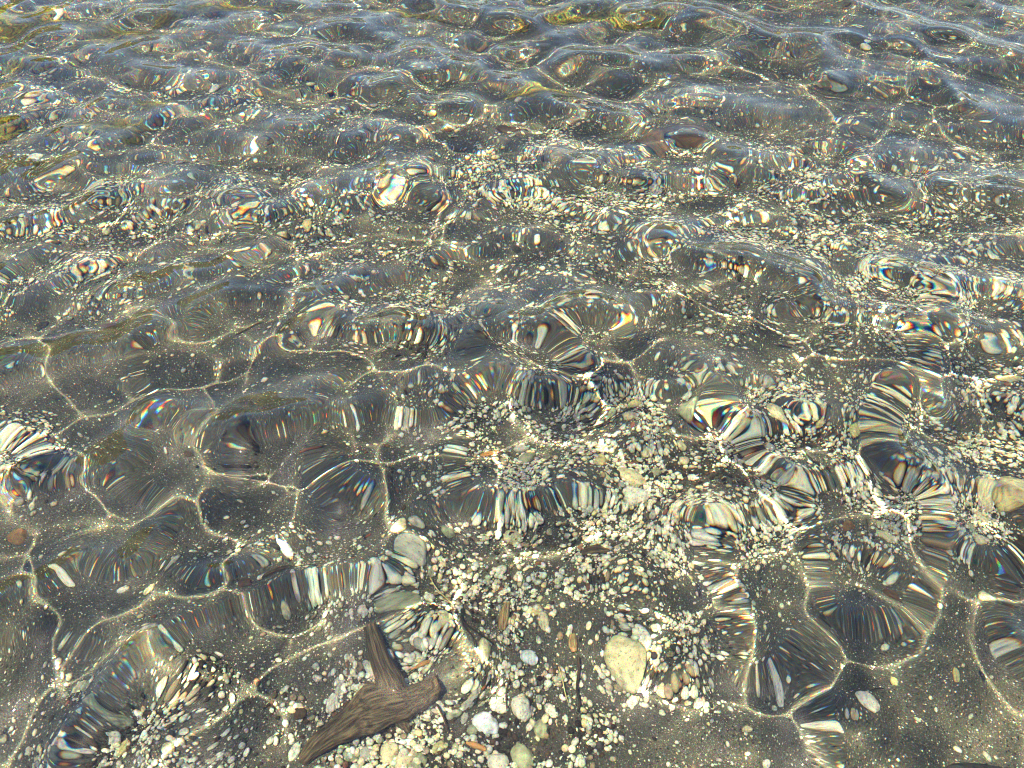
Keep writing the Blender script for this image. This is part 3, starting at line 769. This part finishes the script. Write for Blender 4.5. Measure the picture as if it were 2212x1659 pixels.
twig([(1244,922,.010),(1275,912,.012),(1310,905,.012),(1380,880,.010)], 2.0, 'long thin twig reaching up to the yellow flat stone', seed=39)
twig([(1870,1490,.006),(1890,1480,.007),(1907,1476,.006)], 1.6, 'short dark twig above the white triangular stone', seed=40)
twig([(955,1500,.012),(962,1540,.012),(968,1575,.011)], 3.2, 'black twig running down from the driftwood tip', seed=41)
twig([(1868,1120,.012),(1870,1135,.012),(1872,1150,.010)], 2.2, 'stubby dark twig right of the brown blocky stone', seed=42)
twig([(1095,1470,.014),(1090,1500,.014),(1094,1540,.012)], 2.0, 'thin dark twig above the broad white pebble', seed=43)
twig([(1601,978,.014),(1625,965,.014),(1650,950,.013)], 2.6, 'brown stem slanting across the upper right gravel', REED, 44, 'reed_stem')
twig([(500,720,.006),(540,700,.008),(590,680,.006)], 3.0, 'dark twig lying on sand in the left half, upper middle', seed=45)

# ------------------------------------------------------------------ the rest of the larger pebbles, each its own
LM = [((858,1500),'the forked driftwood'),((1360,1430),'the largest cream stone'),((1087,1340),'the upright tan wood chip'),((1859,1516),'the white triangular stone'),
 ((1252,1480),'the thick black twig'),((1139,1423),'the bluish pitted pebble'),((1514,886),'the largest greenish stone'),((1370,1070),'the broad whitish stone'),
 ((2187,1085),'the large yellowish edge stone'),((1817,1143),'the brown blocky stone'),((1957,1303),'the dark brown angular stone'),((260,1530),'the dark hollow at lower left'),
 ((37,1156),'the orange brown lump'),((887,1199),'the two stacked pebbles'),((1129,990),'the green cream slanting pebble'),((2110,1650),'the black corner rock'),
 ((840,1627),'the row of pebbles under the driftwood'),((1050,1553),'the large blue grey pebble'),((1417,305),'the big dull brown rock'),((920,740),'the black forked twig'),
 ((610,1206),'the blue grey angular pebble'),((1924,1173),'the long cream stone'),((655,485),'the yellowish upright stone'),((1740,980),'the long black twig'),
 ((30,1040),'the white flat stone at left'),((1077,1143),'the long cream pebble')]
LMW = [(np.array(at(*p)), nme) for p, nme in LM]
rp = np.random.default_rng(77)
cand = sample(2600, 1.0, 0.03, 91); used = {}
tones = ['cream', 'white', 'chalky grey', 'pale green grey', 'yellowish', 'ash grey', 'blue grey', 'brown', 'dark brown']
tw = np.array([.24, .20, .18, .14, .08, .06, .05, .02, .03]); tw /= tw.sum()
nleft = 300-len(HERO)
ORD = ['nearest', 'second nearest', 'third nearest', 'fourth nearest', 'fifth nearest', 'sixth nearest', 'seventh nearest', 'eighth nearest', 'ninth nearest', 'tenth nearest']
made = []
for (x, y) in cand:
    if len(made) >= nleft: break
    L = .012+.016*rp.random()**2.2 + .004*min(max(y-1, 0), 2)
    if any((x-a)**2+(y-b)**2 < (c+L*.45)**2 for a, b, c in PLACED): continue
    PLACED.append((x, y, L/2)); tone = tones[rp.choice(len(tones), p=tw)]; elong = rp.uniform(.6, .95)
    o = stone('pebble', x, y, L, L*elong, rp.random()*6.28, tone, 300+len(made), flat=rp.uniform(.55, .75), angular=rp.choice([.1, .5]), lvl=2, sink=.12, lift=.002)
    made.append((o, np.array((x, y)), tone, L, elong))
byk = {}
for (o, p, tone, L, el) in made:
    ds = [(np.linalg.norm(p-q), q, n_) for q, n_ in LMW]; d_, q, n_ = min(ds, key=lambda t: t[0])
    v = p-q; side = ('right of' if v[0] > 0 else 'left of') if abs(v[0]) > abs(v[1]) else ('above' if v[1] > 0 else 'below')
    shape = 'round' if el > .85 else ('oval' if el > .72 else 'elongated')
    byk.setdefault((tone, shape, side, n_), []).append((d_, o))
for (tone, shape, side, n_), lst in byk.items():
    lst.sort(key=lambda t: t[0])
    for i, (d_, o) in enumerate(lst):
        pre = '' if len(lst) == 1 else ORD[min(i, 9)]+' '
        tag(o, f'{pre}{tone} {shape} pebble {side} {n_}', 'pebble', 'larger pebbles on the lake bed')

# ------------------------------------------------------------------ olive blades added far out in place of dark bank reflections
def reflection_mat():
    m = Mat('olive_painted_reflection')
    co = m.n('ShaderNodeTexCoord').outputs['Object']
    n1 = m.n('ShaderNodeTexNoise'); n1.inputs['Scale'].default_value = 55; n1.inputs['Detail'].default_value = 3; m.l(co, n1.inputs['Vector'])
    c = m.ramp(n1.outputs['Fac'], (.3, (.03, .026, .004)), (.5, (.070, .060, .012)), (.68, (.14, .12, .02)))  # olive of the mirrored dark bank, put into the blade colour
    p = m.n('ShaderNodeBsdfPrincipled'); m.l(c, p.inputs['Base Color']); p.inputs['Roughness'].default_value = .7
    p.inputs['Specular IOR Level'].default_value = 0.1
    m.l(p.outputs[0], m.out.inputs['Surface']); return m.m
WEED = reflection_mat()
REFLECTIONS = [(45,42,120,24,'brown green painted reflection at the left end of the upper edge'),(225,62,130,22,'long olive painted reflection stretching from the upper left corner'),
 (425,14,130,26,'bright yellow green painted reflection on the upper edge'),(225,95,80,14,'olive painted reflection under the long one at the upper left'),
 (70,132,60,10,'small dark painted reflection at the left edge below the others'),(232,286,130,20,'lowest and broadest olive painted reflection at the upper left'),
 (335,232,60,14,'small painted reflection above the lowest broad one'),(320,75,70,10,'thin painted reflection between the long one and the bright one'),
 (868,24,120,9,'thin painted reflection near the upper edge left of centre'),(1265,30,230,12,'longest thin painted reflection near the upper edge'),
 (1180,206,100,12,'narrow painted reflection in the upper centre'),(560,14,70,10,'short painted reflection right of the bright yellow green one'),
 (1135,2,70,6,'short painted reflection on the upper edge at the centre'),(10,270,40,12,'scrap of painted reflection at the left edge beside the broad one')]
for i, (u, v, a, b, lab) in enumerate(REFLECTIONS):
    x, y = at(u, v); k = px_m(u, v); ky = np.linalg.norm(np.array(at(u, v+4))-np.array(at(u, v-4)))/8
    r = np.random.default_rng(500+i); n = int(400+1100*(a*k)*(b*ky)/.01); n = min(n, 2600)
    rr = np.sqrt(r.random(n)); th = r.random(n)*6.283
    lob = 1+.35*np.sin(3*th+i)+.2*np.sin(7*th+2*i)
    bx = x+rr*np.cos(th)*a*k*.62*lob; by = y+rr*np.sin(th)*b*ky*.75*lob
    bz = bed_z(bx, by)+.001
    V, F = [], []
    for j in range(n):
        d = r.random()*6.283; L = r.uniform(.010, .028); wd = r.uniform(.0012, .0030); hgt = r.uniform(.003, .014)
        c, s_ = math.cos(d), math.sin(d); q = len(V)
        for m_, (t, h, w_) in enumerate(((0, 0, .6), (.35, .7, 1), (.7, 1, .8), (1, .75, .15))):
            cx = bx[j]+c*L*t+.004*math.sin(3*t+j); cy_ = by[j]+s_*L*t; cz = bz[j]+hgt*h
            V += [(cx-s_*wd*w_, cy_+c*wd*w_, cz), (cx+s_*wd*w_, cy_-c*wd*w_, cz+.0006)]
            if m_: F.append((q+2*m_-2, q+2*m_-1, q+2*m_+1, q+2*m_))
    o = receive(mesh_obj('painted_reflection', V, F, WEED)); tag(o, lab, 'water weed', 'painted reflections on the far bed')
